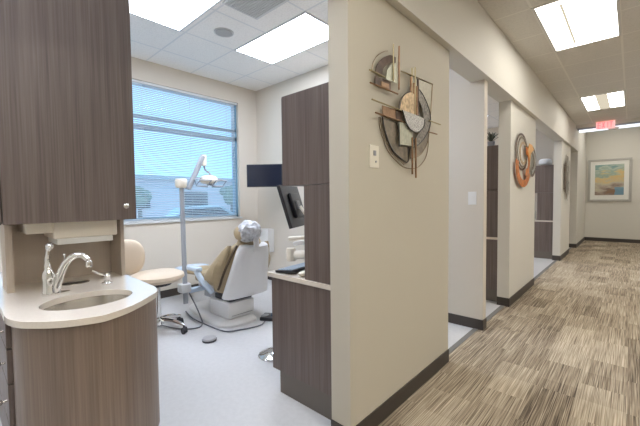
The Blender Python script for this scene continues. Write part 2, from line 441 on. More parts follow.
# ------------------------------------------------------------------ outdoors, seen through the blind
struct('ground', MB().box(-90, XW-.3, -60, 90, -.45, -.35), mat('grey_asphalt', (.5, .5, .53), .9, var=.1, vscale=1))
b1 = thing('brick_building', (-36, 24, -.35), 'long pinkish building across the car park, seen through the blind', 'building')
MB().box(-42, -34, -6, 40, -.35, 3.4).build('wall', mat('pink_brick', (.72, .55, .56), .8), b1, smooth=False)
MB().box(-42.5, -33.5, -6.5, 40.5, 3.4, 3.8).build('roof', mat('grey_roof', (.35, .38, .42), .7), b1, smooth=False)
for k in range(7):
    MB().box(-34.06, -33.98, -2+6*k, 1+6*k, .6, 2.3).build('window', NAVY_SCREEN, b1, smooth=False)
def car(loc, rz, paint, label):
    c = thing('parked_car', loc, label, 'car')
    M0 = at(loc, rz)
    prof = [(-2.2, .3), (-2.2, .75), (-1.5, .92), (-1.0, 1.38), (.7, 1.42), (1.45, .98), (2.15, .85), (2.25, .35)]
    MB().prism(prof, [], -.85, .85, M=M0 @ Matrix.Rotation(PI/2, 4, 'X')).build('car_body', paint, c)
    MB().prism([(-1.35, .95), (-.95, 1.33), (.62, 1.36), (1.2, .97)], [], -.87, .87, M=M0 @ Matrix.Rotation(PI/2, 4, 'X')).build('windows', NAVY_SCREEN, c)
    for x in (-1.4, 1.4):
        for y in (-.8, .8):
            MB().lathe([(.0, -.1), (.33, -.1), (.33, .1), (0, .1)], axis='Y', M=None, n=18).build('wheel', RUBBER, None)
            o = COL.objects['wheel'] if 'wheel' in COL.objects else None
            o = [q for q in COL.objects if q.name.startswith('wheel') and q.parent is None][-1]
            o.parent = c; o.location = (M0.to_3x3() @ Vector((x, y, .33))); o.rotation_euler.z = rz
    return c
car((-15.5, 8.3, -.35), math.radians(80), mat('silver_car_paint', (.45, .47, .50), .3), 'silver car parked outside, right of the treatment light, seen through blind')
car((-15, 3.2, -.35), math.radians(95), mat('blue_car_paint', (.10, .20, .36), .3), 'dark blue car parked outside behind the light pole')
for (x, y, s, lab) in ((-24, 8.5, .55, 'leafy tree across the car park, just left of the light pole'), (-26, 16.8, .6, 'small leafy tree across the car park, towards the window corner')):
    t = thing('street_tree', (x, y, -.35), lab, 'tree')
    MB().tube([(x, y, -.35), (x+.1, y, 1.2), (x, y+.1, 2.2*s)], [.16, .12, .06], 8).build('trunk', mat('bark', (.10, .07, .05), .9), t)
    mb = MB()
    for k in range(14):
        a = random.random()*6.28; q = random.random()*1.1*s
        mb.blob((x+q*math.cos(a), y+q*math.sin(a), (2.2+random.random()*1.6)*s), [random.uniform(.5, .85)*s]*3, u=10, v=7)
    mb.build('foliage', mat('dull_leaves', (.10, .17, .11), .9, var=.3, vscale=3), t)

# ------------------------------------------------------------------ ceiling fixtures
def troffer(x0, x1, y0, y1, z, label, lit, group, basket=False):
    t = thing('ceiling_light', ((x0+x1)/2, (y0+y1)/2, z), label, 'ceiling light', group)
    f = MB(); b = .022
    f.box(x0, x1, y0, y0+b, z-.008, z); f.box(x0, x1, y1-b, y1, z-.008, z)
    f.box(x0, x0+b, y0+b, y1-b, z-.008, z); f.box(x1-b, x1, y0+b, y1-b, z-.008, z)
    f.build('frame', GRILLE, t, smooth=False)
    MB().box(x0+b, x1-b, y0+b, y1-b, z-.005, z-.001).build('diffuser', lit, t, smooth=False)
    if basket:
        xc = (x0+x1)/2 - .09
        MB().box(xc-.011, xc+.011, y0+.10, y1-.12, z-.009, z-.005).build('lamp_ridge', L_BASK, t, smooth=False)
        P = [(xc+.012+.16*math.sin(k/8*1.3), y1-.12+.045*math.sin(k/8*PI), z-.010) for k in range(9)]
        MB().tube(P, .010, 6).build('lamp_ridge_end', L_BASK, t)
    return t
troffer(-3.625, -2.385, 2.42, 3.03, ZR, 'rectangular lit ceiling panel nearest the dark tall cabinet in the treatment room', L_ROOM, 'treatment room ceiling panels')
tA = troffer(-3.645, -2.405, 1.15, 1.76, ZR, 'rectangular lit ceiling panel at top left, above the wooden wall cabinet corner', L_ROOM, 'treatment room ceiling panels')
MB().tube(smooth_pts([(-3.60, 1.36, ZR-.008), (-3.50, 1.44, ZR-.008), (-3.47, 1.54, ZR-.008), (-3.50, 1.62, ZR-.008)]), .007, 6).build('lamp_ridge', L_BASK, tA)
troffer(-.71, -.115, 3.66, 4.93, ZH, 'large lit ceiling panel nearest the camera over the hallway', L_HALL, 'hallway ceiling panels', True)
troffer(-.71, -.115, 7.50, 8.77, ZH, 'small-looking lit ceiling panel farther down the hallway near the exit sign', L_HALL, 'hallway ceiling panels')
D_ = [o for o in COL.objects if o.name.startswith('ceiling_light') and abs(o.location.y-8.135) < .01 and o.location.x < 0][0]
MB().box(-.50, -.34, 7.53, 8.74, ZH-.012, ZH-.005, .003).build('lamp_basket', L_BASK, D_, smooth=False)
troffer(-.71, -.115, -.15, 1.12, ZH, 'lit ceiling panel directly above the camera in the hallway', L_HALL, 'hallway ceiling panels')
for xx, lab in ((-.6, 'over the far wall picture'), (1.2, 'right of the far wall picture')):  # hidden panels added behind the header to brighten the far wall
    troffer(xx, xx+.6, 11.1, 12.3, 3.4, 'added unseen fill panel in the raised end bay ' + lab, L_HALL, 'hallway ceiling panels')
for x, y, lab in ((-3.0, 5.2, 'just inside the second doorway'), (-3.0, 8.0, 'deeper in, toward the far doorway')):
    troffer(x-.6, x+.6, y-.3, y+.3, ZR, 'lit ceiling panel of the next treatment room, ' + lab, L_ROOM, 'next room ceiling panels')
for yy, lab in ((-.15, 'beside the camera'), (3.66, 'level with the dividing wall'), (7.50, 'level with the far doorway')):  # second row added out of frame to even out the hallway light
    troffer(1.07, 1.665, yy, yy+1.27, ZH, 'added out-of-view fill panel at right of the hallway, ' + lab, L_HALL_FILL, 'hallway ceiling panels')
for xx, lab in ((-1.90, 'over the near end of the sink cabinet'), (-3.62, 'over the window side of the sink cabinet')):  # added left of the view to brighten the sink cabinet
    troffer(xx, xx+(.6 if xx > -2 else 1.24), -.68, -.07, ZR, 'added unseen fill panel ' + lab, L_ROOM, 'treatment room ceiling panels')
# speaker, vent
sp = thing('ceiling_speaker', (-3.33, 2.10, ZR), 'round perforated ceiling speaker between the two room light panels', 'speaker')
MB().lathe([(.0, -.004), (.090, -.004), (.098, -.010), (.106, -.006), (.106, 0), (0, 0)], c=(-3.33, 2.10, ZR)).build('speaker_ring', GRILLE, sp)
MB().lathe([(0, -.008), (.088, -.008), (.088, -.003), (0, -.003)], c=(-3.33, 2.10, ZR)).build('speaker_grille', mat('speaker_mesh', (.42, .42, .42), .8), sp)
ve = thing('ceiling_vent', (-2.62, 1.97, ZR), 'square perforated air vent at the top edge between the room light panels', 'vent')
MB().box(-2.84, -2.36, 1.78, 2.18, ZR-.012, ZR).build('vent_frame', GRILLE, ve, smooth=False)
mb = MB()
for i in range(14):
    mb.box(-2.82, -2.38, 1.80+i*.026, 1.812+i*.026, ZR-.018, ZR-.012)
mb.build('vent_louvres', mat('vent_grey', (.55, .55, .55), .7), ve, smooth=False)

# exit sign and the light strip on the header
ex = thing('exit_sign', (-.48, 10.16, 2.95), 'red lit exit sign hanging at the end of the hallway ceiling', 'exit sign')
MB().box(-.64, -.31, 10.14, 10.17, 2.865, 3.03, .004).build('sign_panel', L_EXIT, ex, smooth=False)
MB().box(-.66, -.29, 10.138, 10.172, 3.03, 3.055).build('housing', PLATE, ex, smooth=False)
def letters(x, z, s, wd, th, y0, y1, word):
    mb = MB(); k = s
    for ch in word:
        if ch == 'E':
            mb.box(x, x+th, y0, y1, z, z+k); [mb.box(x, x+wd, y0, y1, zz, zz+th) for zz in (z, z+k/2-th/2, z+k-th)]
        if ch == 'X':
            for sg in (1, -1):
                mb.box(-th/2, th/2, y0, y1, -k*.56, k*.56, M=Matrix.Translation((x+wd/2, 0, z+k/2)) @ Matrix.Rotation(sg*math.atan2(wd-th, k), 4, 'Y'))
        if ch == 'I': mb.box(x+wd*.5-th/2, x+wd*.5+th/2, y0, y1, z, z+k)
        if ch == 'T': mb.box(x, x+wd, y0, y1, z+k-th, z+k); mb.box(x+wd/2-th/2, x+wd/2+th/2, y0, y1, z, z+k)
        x += wd + .012 if ch != 'I' else wd*.85 + .006
    return mb
letters(-.615, 2.88, .135, .062, .02, 10.134, 10.14, 'EXIT').build('exit_lettering', L_EXITL, ex, smooth=False)
ls = thing('linear_light', (0, 10.35, 2.83), 'long white linear light strip under the dropped header at the hallway end', 'light strip')
MB().box(-1.0, 2.6, 10.31, 10.44, 2.925, 2.970).build('housing', POLE, ls, smooth=False)
MB().box(-.97, 2.58, 10.292, 10.43, 2.875, 2.925, .006).build('lens', L_STRIP, ls, smooth=False)
MB().blob((-.34, 10.28, 2.875), (.10, .05, .035), u=12, v=8).build('sensor', WHITE_P, ls)

# picture on the far wall
pc = thing('framed_picture', (-.49, 13.01, 1.80), 'silver framed abstract painting of green, ochre and blue on the far wall', 'picture')
px0, px1, pz0, pz1 = -.985, -.01, 1.175, 2.415
mb = MB(); b = .06
mb.box(px0, px1, 12.985, 13.025, pz0, pz0+b, .006); mb.box(px0, px1, 12.985, 13.025, pz1-b, pz1, .006)
mb.box(px0, px0+b, 12.985, 13.025, pz0+b, pz1-b, .006); mb.box(px1-b, px1, 12.985, 13.025, pz0+b, pz1-b, .006)
mb.build('frame', FRAME_S, pc, smooth=False)
MB().box(px0+b, px1-b, 13.005, 13.02, pz0+b, pz1-b).build('mat_board', MATB, pc, smooth=False)
MB().box(px0+.165, px1-.165, 12.998, 13.005, pz0+.19, pz1-.165).build('painting', painting_mat((px0+px1)/2, (pz0+pz1)/2, .65, .89), pc, smooth=False)

# switches and plates
def plate(x, y, z, face, label, name='light_switch', hole=True):
    t = thing(name, (x, y, z), label, 'switch')
    if face == 'X':
        MB().box(x, x+.006, y-.045, y+.045, z-.063, z+.063, .002).build('cover_plate', PLATE, t, smooth=False)
        MB().box(x+.006, x+.010, y-.011, y+.011, z+.005, z+.033).build('toggle', GREY_P, t, smooth=False)
        MB().lathe([(0, 0), (.006, 0), (.006, .004), (0, .004)], c=(x+.006, y+.012, z-.028), axis='X', n=12).build('dial', GREY_P, t)
    else:
        MB().box(x-.040, x+.040, y-.006, y, z-.066, z+.066, .002).build('cover_plate', WHITE_P, t, smooth=False)
        MB().box(x-.006, x+.006, y-.012, y-.006, z-.014, z+.014).build('toggle', WHITE_P, t, smooth=False)
plate(-1.08, 1.63, 1.568, 'X', 'ivory wall control plate below the metal sculpture on the near wall', 'wall_control')
plate(-1.187, 3.57, 1.325, 'Y', 'white light switch on the pale dividing wall end, past the near wall')

# ------------------------------------------------------------------ metal wall sculpture on the near partition
XP = -1.08
MX = Matrix(((0, 0, 1, 0), (1, 0, 0, 0), (0, 1, 0, 0), (0, 0, 0, 1)))       # (y, z, depth) -> world
def sheet(t, name, pts, d0, d1, m): return MB().prism(pts, [], XP+d0, XP+d1, M=MX).build(name, m, t, smooth=False)
def rod(t, a, b, d, r, m, name='rod'): return MB().tube([(XP+d, *a), (XP+d, *b)], r*.8, 6).build(name, m, t)
def wire(t, pts, d, r, m, name='wire_arc'):
    return MB().tube(smooth_pts([(XP+d, *p) for p in pts], 5), r, 6).build(name, m, t)
s1 = thing('metal_wall_sculpture', (XP, 1.72, 2.08), 'small quarter-round copper and green metal sculpture, upper left of the pair', 'wall sculpture')
def band(t, name, outer, inner, d0, d1, m):
    o = [(p.x, p.y) for p in smooth_pts([(*p, 0) for p in outer], 5)]; i = [(p.x, p.y) for p in smooth_pts([(*p, 0) for p in inner], 5)]
    return sheet(t, name, o + i[::-1], d0, d1, m)
band(s1, 'curved_band', [(1.626, 2.029), (1.637, 2.068), (1.673, 2.11), (1.725, 2.146), (1.787, 2.174), (1.845, 2.178)], [(1.694, 2.033), (1.705, 2.071), (1.733, 2.1), (1.787, 2.13), (1.845, 2.138)], .014, .018, BRONZE)
wire(s1, [(1.599, 2.039), (1.609, 2.08), (1.651, 2.13), (1.718, 2.174), (1.764, 2.192)], .012, .0025, WIRE)
sheet(s1, 'green_panel', [(1.717, 2.015), (1.726, 2.069), (1.771, 2.111), (1.836, 2.14), (1.847, 2.018)], .026, .030, GREEN_M)
sheet(s1, 'bronze_panel', [(1.622, 2.012), (1.787, 2.016), (1.786, 1.968), (1.622, 1.966)], .014, .018, BRONZE)
sheet(s1, 'copper_panel', [(1.68, 1.995), (1.76, 1.998), (1.76, 1.970), (1.68, 1.970)], .019, .022, COPPER)
rod(s1, (1.791, 2.235), (1.791, 2.02), .034, .0055, GOLD); rod(s1, (1.857, 2.243), (1.855, 1.985), .034, .0065, COPPER)
rod(s1, (1.561, 2.027), (1.715, 2.027), .022, .006, GOLD); rod(s1, (1.560, 1.958), (1.856, 1.961), .026, .006, COPPER)
s2 = thing('metal_wall_sculpture', (XP, 2.05, 1.84), 'large round mixed-metal sculpture of arcs, discs and crossed bars on near wall', 'wall sculpture')
sheet(s2, 'framed_panel', [(2.026, 2.125), (2.356, 2.14), (2.327, 1.924), (2.282, 1.921), (2.205, 1.993), (2.123, 2.05)], .010, .014, PALE_M)
for a, b in (((1.91, 2.115), (2.362, 2.143)), ((2.360, 2.145), (2.330, 1.922))): rod(s2, a, b, .016, .005, WIRE, 'panel_edge')
band(s2, 'lower_left_panel', [(1.697, 1.799), (1.715, 1.746), (1.749, 1.685), (1.809, 1.621), (1.916, 1.577), (1.997, 1.564)], [(1.860, 1.79), (1.858, 1.66), (1.90, 1.655), (1.95, 1.657), (1.99, 1.66), (2.001, 1.661)], .012, .016, TAUPE_M)
wire(s2, [(1.697, 1.799), (1.715, 1.746), (1.749, 1.685), (1.809, 1.621), (1.916, 1.577), (1.997, 1.564), (1.999, 1.66)], .017, .0028, BLACK_P)
wire(s2, [(1.671, 1.795), (1.682, 1.733), (1.715, 1.673), (1.761, 1.616), (1.83, 1.575), (1.915, 1.538), (2.006, 1.526), (2.144, 1.539), (2.261, 1.61), (2.305, 1.703), (2.305, 1.781)], .010, .003, WIRE)
wire(s2, [(1.684, 1.797), (1.698, 1.74), (1.732, 1.679), (1.785, 1.618), (1.87, 1.576), (1.96, 1.545)], .010, .003, WIRE)
band(s2, 'lower_right_band', [(2.03, 1.59), (2.144, 1.615), (2.217, 1.659), (2.282, 1.73), (2.31, 1.83)], [(2.03, 1.655), (2.144, 1.69), (2.217, 1.751), (2.26, 1.80), (2.27, 1.84)], .013, .017, TAUPE_M)
wire(s2, [(2.03, 1.59), (2.144, 1.615), (2.217, 1.659), (2.282, 1.73), (2.31, 1.83)], .018, .0035, WIRE)
band(s2, 'grey_crescent', [(2.029, 2.051), (2.133, 2.047), (2.216, 2.004), (2.282, 1.94), (2.30, 1.878), (2.282, 1.818), (2.217, 1.751), (2.123, 1.688), (2.029, 1.655)],
     [(2.029, 2.002), (2.103, 1.99), (2.164, 1.947), (2.195, 1.887), (2.196, 1.85), (2.174, 1.812), (2.133, 1.768), (2.073, 1.719), (2.022, 1.694)], .024, .029, SMOKE_M)
wire(s2, [(2.029, 2.051), (2.133, 2.047), (2.216, 2.004), (2.282, 1.94), (2.30, 1.878), (2.282, 1.818), (2.217, 1.751), (2.123, 1.688), (2.029, 1.655)], .030, .0028, BLACK_P)
sheet(s2, 'copper_panel', [(1.686, 1.861), (1.894, 1.867), (1.902, 1.806), (1.693, 1.805)], .020, .024, COPPER)
sheet(s2, 'dark_panel', [(1.83, 1.861), (1.90, 1.865), (1.905, 1.806), (1.835, 1.806)], .025, .027, BRONZE)
band(s2, 'gold_half_disc', [(1.856, 1.870), (1.873, 1.925), (1.925, 1.97), (1.988, 1.997), (2.040, 1.998)], [(1.90, 1.868), (1.95, 1.867), (1.99, 1.867), (2.02, 1.867), (2.040, 1.866)], .034, .038, TAN_M)
band(s2, 'silver_half_disc', [(1.882, 1.866), (1.934, 1.793), (1.997, 1.765), (2.064, 1.764), (2.123, 1.785), (2.164, 1.819), (2.176, 1.862)], [(1.92, 1.867), (1.97, 1.867), (2.02, 1.867), (2.06, 1.867), (2.10, 1.866), (2.13, 1.865), (2.16, 1.863)], .040, .044, GREY_M)
wire(s2, [(1.850, 1.868), (1.873, 1.928), (1.925, 1.975), (1.988, 2.002)], .040, .0028, BLACK_P)
wire(s2, [(1.876, 1.866), (1.934, 1.789), (1.997, 1.760), (2.064, 1.759), (2.127, 1.781), (2.169, 1.817), (2.18, 1.862)], .045, .0028, BLACK_P)
sheet(s2, 'green_panel', [(1.856, 1.798), (2.022, 1.787), (2.022, 1.663), (1.864, 1.659)], .030, .034, GREEN_M)
wire(s2, [(1.855, 1.80), (1.861, 1.657), (1.865, 1.656)], .034, .0028, BLACK_P)
for y_, z1_, m_ in ((2.024, 2.16, GOLD), (2.066, 2.176, GOLD), (2.010, 2.10, COPPER), (2.105, 2.11, BRONZE), (2.045, 2.07, COPPER), (2.086, 2.06, COPPER)):
    rod(s2, (y_, z1_), (y_, 1.872), .032, .0085 if m_ is not GOLD else .006, m_, 'upper_bar')
rod(s2, (2.018, 1.72), (2.021, 1.485), .036, .0075, COPPER, 'lower_bar'); rod(s2, (2.066, 1.72), (2.069, 1.464), .036, .0075, COPPER, 'lower_bar')
rod(s2, (1.559, 1.866), (1.90, 1.864), .038, .0055, GOLD, 'cross_bar'); rod(s2, (1.593, 1.801), (1.915, 1.799), .038, .0055, COPPER, 'cross_bar')
rod(s2, (2.27, 1.868), (2.458, 1.869), .034, .0055, GOLD, 'cross_bar'); rod(s2, (2.26, 1.789), (2.398, 1.791), .034, .0055, COPPER, 'cross_bar')
rod(s2, (1.885, 2.10), (2.02, 2.112), .036, .0055, GOLD, 'cross_bar')
# orange swirl sculpture on the middle partition
s3 = thing('metal_wall_sculpture', (XP, 5.2, 1.8), 'orange and grey swirled metal sculpture on the middle hallway wall', 'wall sculpture')
def ring(t, name, c, ry, rz, wd, a0, a1, d, m, tilt=0, n=22):
    ct, st = math.cos(tilt), math.sin(tilt); o = []; i = []
    for k in range(n+1):
        a = math.radians(a0+(a1-a0)*k/n)
        for L, q in ((o, 1), (i, 1-wd)):
            u, v = ry*q*math.cos(a), rz*q*math.sin(a); L.append((c[0]+u*ct-v*st, c[1]+u*st+v*ct))
    return sheet(t, name, o+i[::-1], d, d+.005, m)
ring(s3, 'bronze_hoop', (5.04, 1.915), .32, .24, .10, 0, 358, .015, BRONZE)
ring(s3, 'taupe_hoop', (5.04, 1.915), .27, .20, .12, 20, 300, .022, TAUPE_M)
ring(s3, 'gold_hoop', (5.06, 1.90), .20, .15, .22, 60, 330, .028, TAN_M)
ring(s3, 'orange_crescent', (5.05, 1.73), .40, .27, .34, 165, 340, .034, ORANGE_M)
ring(s3, 'orange_swirl', (5.20, 1.80), .17, .19, .5, 250, 470, .040, ORANGE_M)
ring(s3, 'dark_fan_blade', (5.52, 1.83), .34, .22, .16, -80, 150, .030, BRONZE)
ring(s3, 'silver_fan_blade', (5.50, 1.83), .27, .17, .2, -80, 150, .036, GREY_M)
ring(s3, 'taupe_fan_blade', (5.48, 1.83), .20, .13, .3, -80, 150, .042, TAUPE_M)
sheet(s3, 'orange_flame', [(5.22, 1.94), (5.30, 2.05), (5.48, 2.045), (5.58, 1.99), (5.40, 1.93), (5.34, 1.80)], .046, .052, mat('bright_gold_tip', (.80, .42, .12), .35, metal=.4))
# jagged dark sculpture on the far partition
s4 = thing('metal_wall_sculpture', (XP, 9.1, 1.77), 'jagged dark bronze metal sculpture on the far hallway wall', 'wall sculpture')
random.seed(3)
for k in range(11):
    y = 8.78+.062*k; zc = 1.77+random.uniform(-.06, .06); hh = (.48-.035*abs(k-5))
    pts = [(y, zc-hh)]
    for j in range(1, 9):
        pts.append((y+.04+random.uniform(-.02, .035), zc-hh+2*hh*j/9))
    pts.append((y+.02, zc+hh))
    for j in range(8, 0, -1): pts.append((y-random.uniform(.0, .03), zc-hh+2*hh*j/9))
    sheet(s4, 'jagged_strip', pts, .02+.012*(k % 3), .026+.012*(k % 3), (BRONZE, TAUPE_M, GREY_M)[k % 3])
for zz in (1.5, 2.0): rod(s4, (8.75, zz), (9.5, zz), .012, .006, BRONZE, 'cross_bar')

# ------------------------------------------------------------------ sink unit
su = thing('sink_cabinet', (-2.4, .47, 0), 'curved-front wooden sink cabinet, its rounded end facing the hallway', 'cabinet')
front = [(-3.30, .170), (-2.10, .170), (-2.02, .170), (-1.955, .176), (-1.880, .208), (-1.79, .297), (-1.742, .385), (-1.728, .44), (-1.748, .54), (-1.80, .622), (-1.868, .705), (-1.945, .760), (-2.05, .790), (-3.30, .797)]
def sm2(P, a, b):   # smooth the stretch a..b of an outline
    mid = [(p.x, p.y) for p in smooth_pts([(*p, 0) for p in P[a:b]], 5)]
    return P[:a] + mid + P[b:]
MB().prism(sm2(front, 1, 13), [ell(-2.055, .462, .185, .225), ell(-2.53, .50, .066, .086, n=24)], .09, .800).build('carcass', WOOD_W, su)
kick = [(-2.45+(x+2.45)*.94, .48+(y-.48)*.88) for x, y in sm2(front, 1, 13)]
MB().prism(kick, [], 0, .09).build('toe_kick', KICK, su)
for k, (z0, z1) in enumerate(((.665, .79), (.50, .655), (.30, .49), (.105, .29))):
    d = MB().box(-2.66, -2.09, .150, .170, z0, z1, .002).build('drawer', WOOD, su, smooth=False)
    MB().lathe([(.0, 0), (.006, 0), (.006, -.016), (.013, -.020), (.014, -.028), (.008, -.033), (0, -.034)], c=(-2.16, .150, (z0+z1)/2), axis='Y', n=16).build('knob', STEEL, d)
# worktop with the sink cut-out and a small round chute
top = [(-3.34, .148), (-2.146, .146), (-2.05, .145), (-1.985, .150), (-1.915, .170), (-1.857, .204), (-1.766, .296), (-1.722, .385), (-1.708, .44), (-1.725, .50), (-1.757, .565), (-1.807, .632), (-1.860, .690), (-1.915, .745), (-1.965, .775), (-2.05, .797), (-3.34, .806)]
SKX, SKY_, SA, SB = -2.055, .468, .165, .200
wt = tag(MB().prism(sm2(top, 1, 16), [ell(SKX, SKY_, SA, SB), ell(-2.53, .50, .055, .075, n=24)], .800, .830).build('worktop', QUARTZ), 'cream stone worktop with oval cut-out, on the curved sink cabinet', 'worktop')
q = wt.modifiers.new('bevel', 'BEVEL'); q.width = .004; q.segments = 2; q.limit_method = 'ANGLE'; q.angle_limit = .8
sk = thing('sink', (SKX, SKY_, .70), 'oval stainless steel undermount sink set in the cream worktop', 'sink')
rings = []
for f, z in ((1.04, .7995), (1.0, .7985), (.975, .78), (.93, .735), (.82, .69), (.60, .665), (.30, .657), (.08, .655)):
    rings.append([Vector((x, y, z)) for x, y in ell(SKX, SKY_, SA*f, SB*f)])
MB().rings(rings, cap=False).build('bowl', STEEL, sk)
MB().lathe([(0, 0), (.022, 0), (.024, .004), (.014, .005), (0, .003)], c=(SKX, SKY_, .656)).build('drain', CHROME, sk)
ch = thing('waste_chute', (-2.53, .50, .80), 'small oval waste hole in the worktop behind the tap', 'chute')
rr = [[Vector((x, y, z)) for x, y in ell(-2.53, .50, .055*f, .075*f, n=24)] for f, z in ((1.12, .8305), (1.1, .834), (1.0, .834), (.93, .829), (.92, .72), (.5, .715))]
MB().rings(rr, cap=False).build('metal_ring', STEEL, ch)
# upper structure: side panels, back panel, wall cabinet with a door
np_ = thing('sink_surround', (-2.7, .49, .83), 'taupe panel niche standing on the worktop under the wall cabinet', 'surround')
MB().box(-2.75, -2.525, .768, .790, .8305, 1.22).build('side_panel', WOOD_PALE, np_, smooth=False)
MB().box(-2.75, -2.525, .197, .228, .8305, 1.22).build('side_panel', WOOD_PALE, np_, smooth=False)
MB().box(-2.77, -2.75, .197, .790, .8305, 1.22).build('back_panel', WOOD_PALE, np_, smooth=False)
uc = thing('wall_cabinet', (-2.55, .49, 1.22), 'large dark wooden wall cabinet above the sink, upper left', 'cabinet')
MB().box(-2.76, -2.350, .10, .803, 1.222, ZR).build('carcass', WOOD, uc, smooth=False)
dr = MB().box(-2.350, -2.328, .178, .803, 1.218, ZR-.02, .0015).build('door', WOOD, uc, smooth=False)
MB().box(-2.350, -2.328, .10, .172, 1.218, ZR-.02, .0015).build('filler_strip', WOOD, uc, smooth=False)
MB().lathe([(0, 0), (.006, 0), (.006, .014), (.015, .020), (.016, .027), (.010, .033), (0, .034)], c=(-2.328, .738, 1.302), axis='X', n=18).build('knob', STEEL, dr)
# paper towel dispenser under the cabinet
pd = thing('towel_dispenser', (-2.6, .50, 1.2), 'cream folded paper towel dispenser hung under the wall cabinet', 'towel dispenser')
MB().box(-2.72, -2.44, .275, .395, 1.155, 1.220, .006).build('end_housing', CREAM_P, pd)
MB().box(-2.73, -2.43, .395, .722, 1.118, 1.220, .010).build('body', CREAM_P, pd)
MB().box(-2.70, -2.43, .410, .695, 1.084, 1.118, .004).build('paper_towels', MATB, pd, smooth=False)
# tap
tp = thing('tap', (-2.30, .36, .83), 'curved chrome single-lever tap behind the oval sink', 'tap')
MB().prism([(x, y) for x, y in ell(-2.30, .375, .030, .062, n=28)], [], .830, .840).build('base_plate', CHROME, tp)
MB().lathe([(.032, 0), (.032, .01), (.027, .03), (.026, .07), (.029, .09), (.026, .115), (.015, .135), (.011, .15), (0, .152)], c=(-2.30, .345, .838)).build('tap_body', CHROME, tp)
MB().tube(smooth_pts([(-2.30, .345, .96), (-2.302, .343, 1.01), (-2.30, .347, 1.06), (-2.295, .352, 1.092)]), [.015]*5+[.012]*5+[.010]*5+[.015]*4, 10).build('lever', CHROME, tp)
MB().blob((-2.293, .353, 1.095), (.022, .019, .018)).build('lever_tip', CHROME, tp)
P = smooth_pts([(-2.30, .372, .838), (-2.29, .385, .905), (-2.28, .412, .985), (-2.265, .448, 1.030), (-2.245, .485, 1.034), (-2.225, .508, 1.008)], 5)
MB().tube(P, [.022 - .007*i/(len(P)-1) for i in range(len(P))], 14).build('spout', CHROME, tp)
MB().lathe([(0, 0), (.015, 0), (.017, .01), (.016, .032), (.010, .038), (0, .038)], c=(-2.222, .512, .968)).build('aerator', CHROME, tp)
MB().tube([(-2.305, .418, .99), (-2.31, .42, 1.035)], .0035, 8).build('lift_rod', CHROME, tp)
MB().blob((-2.31, .42, 1.040), (.008, .008, .006)).build('lift_knob', CHROME, tp)
sd = thing('soap_dispenser', (-2.37, .637, .83), 'small chrome soap dispenser at the right of the tap', 'soap dispenser')
MB().lathe([(.030, 0), (.030, .008), (.018, .014), (.015, .04), (.019, .052), (.012, .064), (0, .066)], c=(-2.35, .632, .830)).build('pump', CHROME, sd)
MB().tube([(-2.35, .632, .872), (-2.33, .585, .905), (-2.315, .545, .930)], [.008, .0065, .005], 8).build('nozzle', CHROME, sd)

# ------------------------------------------------------------------ tall storage unit beside the near partition
def storage(y0, depth, xl_base, xl_tall, xl_up, zt, name_bits, grp):
    xr = -1.215
    b = thing('base_cabinet', (xr-.3, y0+depth/2, 0), name_bits[0], 'cabinet')
    MB().box(xl_base, xr, y0, y0+depth, .15, .795, .001).build('carcass', WOOD, b, smooth=False)
    MB().box(xl_base+.075, xr, y0+.002, y0+depth, 0, .15).build('toe_kick', KICK, b, smooth=False)
    n = 2
    for k in range(n):
        ya = y0+.02+k*(depth-.02)/n; yb = ya+(depth-.02)/n-.006
        for z0, z1 in ((.155, .36), (.365, .575), (.58, .79)):
            d = MB().box(xl_base-.018, xl_base, ya, yb, z0, z1, .002).build('drawer', WOOD, b, smooth=False)
            MB().lathe([(0, 0), (.006, 0), (.006, -.014), (.014, -.02), (.014, -.028), (0, -.03)], c=(xl_base-.018, (ya+yb)/2, (z0+z1)/2), axis='X', n=12).build('knob', STEEL, d)
    w = tag(MB().box(xl_base-.035, xr, y0-.012, y0+depth, .795, .825, .003).build('worktop', QUARTZ, smooth=False), name_bits[1], 'worktop')
    u = thing('tall_cabinet', (xr-.15, y0+depth/2, .825), name_bits[2], 'cabinet')
    MB().box(xl_tall, xr, y0, y0+depth, .8255, 1.418, .001).build('lower_carcass', WOOD, u, smooth=False)
    MB().box(xl_up, xr, y0, y0+depth, 1.422, zt, .001).build('upper_carcass', WOOD, u, smooth=False)
    if xl_up < xl_tall - .1:
        for k in range(2):
            ya = y0+.012+k*(depth-.02)/2
            d = MB().box(xl_up-.018, xl_up, ya, ya+(depth-.02)/2-.006, 1.425, zt-.003, .002).build('door', WOOD, u, smooth=False)
            MB().lathe([(0, 0), (.006, 0), (.006, -.014), (.014, -.02), (.014, -.028), (0, -.03)], c=(xl_up-.018, ya+.05+.35*(1-k), 1.50), axis='X', n=12).build('knob', STEEL, d)
storage(1.502, 1.10, -1.845, -1.515, -1.712, 2.006,
        ('dark wooden base cabinet against the near partition, end panel facing camera', 'cream worktop carrying a keyboard beside the near partition', 'dark wooden tall and upper cabinet stacked over the near base cabinet'), 0)
storage(4.665, 1.10, -1.83, -1.492, -1.712, 1.985,
        ('dark base cabinet just inside the second doorway, behind middle wall', 'thin cream worktop line in the second doorway gap', 'dark tall cabinet seen in the narrow gap before the orange sculpture wall'), 0)
storage(8.65, 1.05, -1.83, -1.52, -1.80, 2.01,
        ('dark base cabinet inside the far doorway, before the far partition', 'thin cream worktop line in the far doorway', 'dark upper cabinet in the far doorway, beside the bronze sculpture wall'), 0)

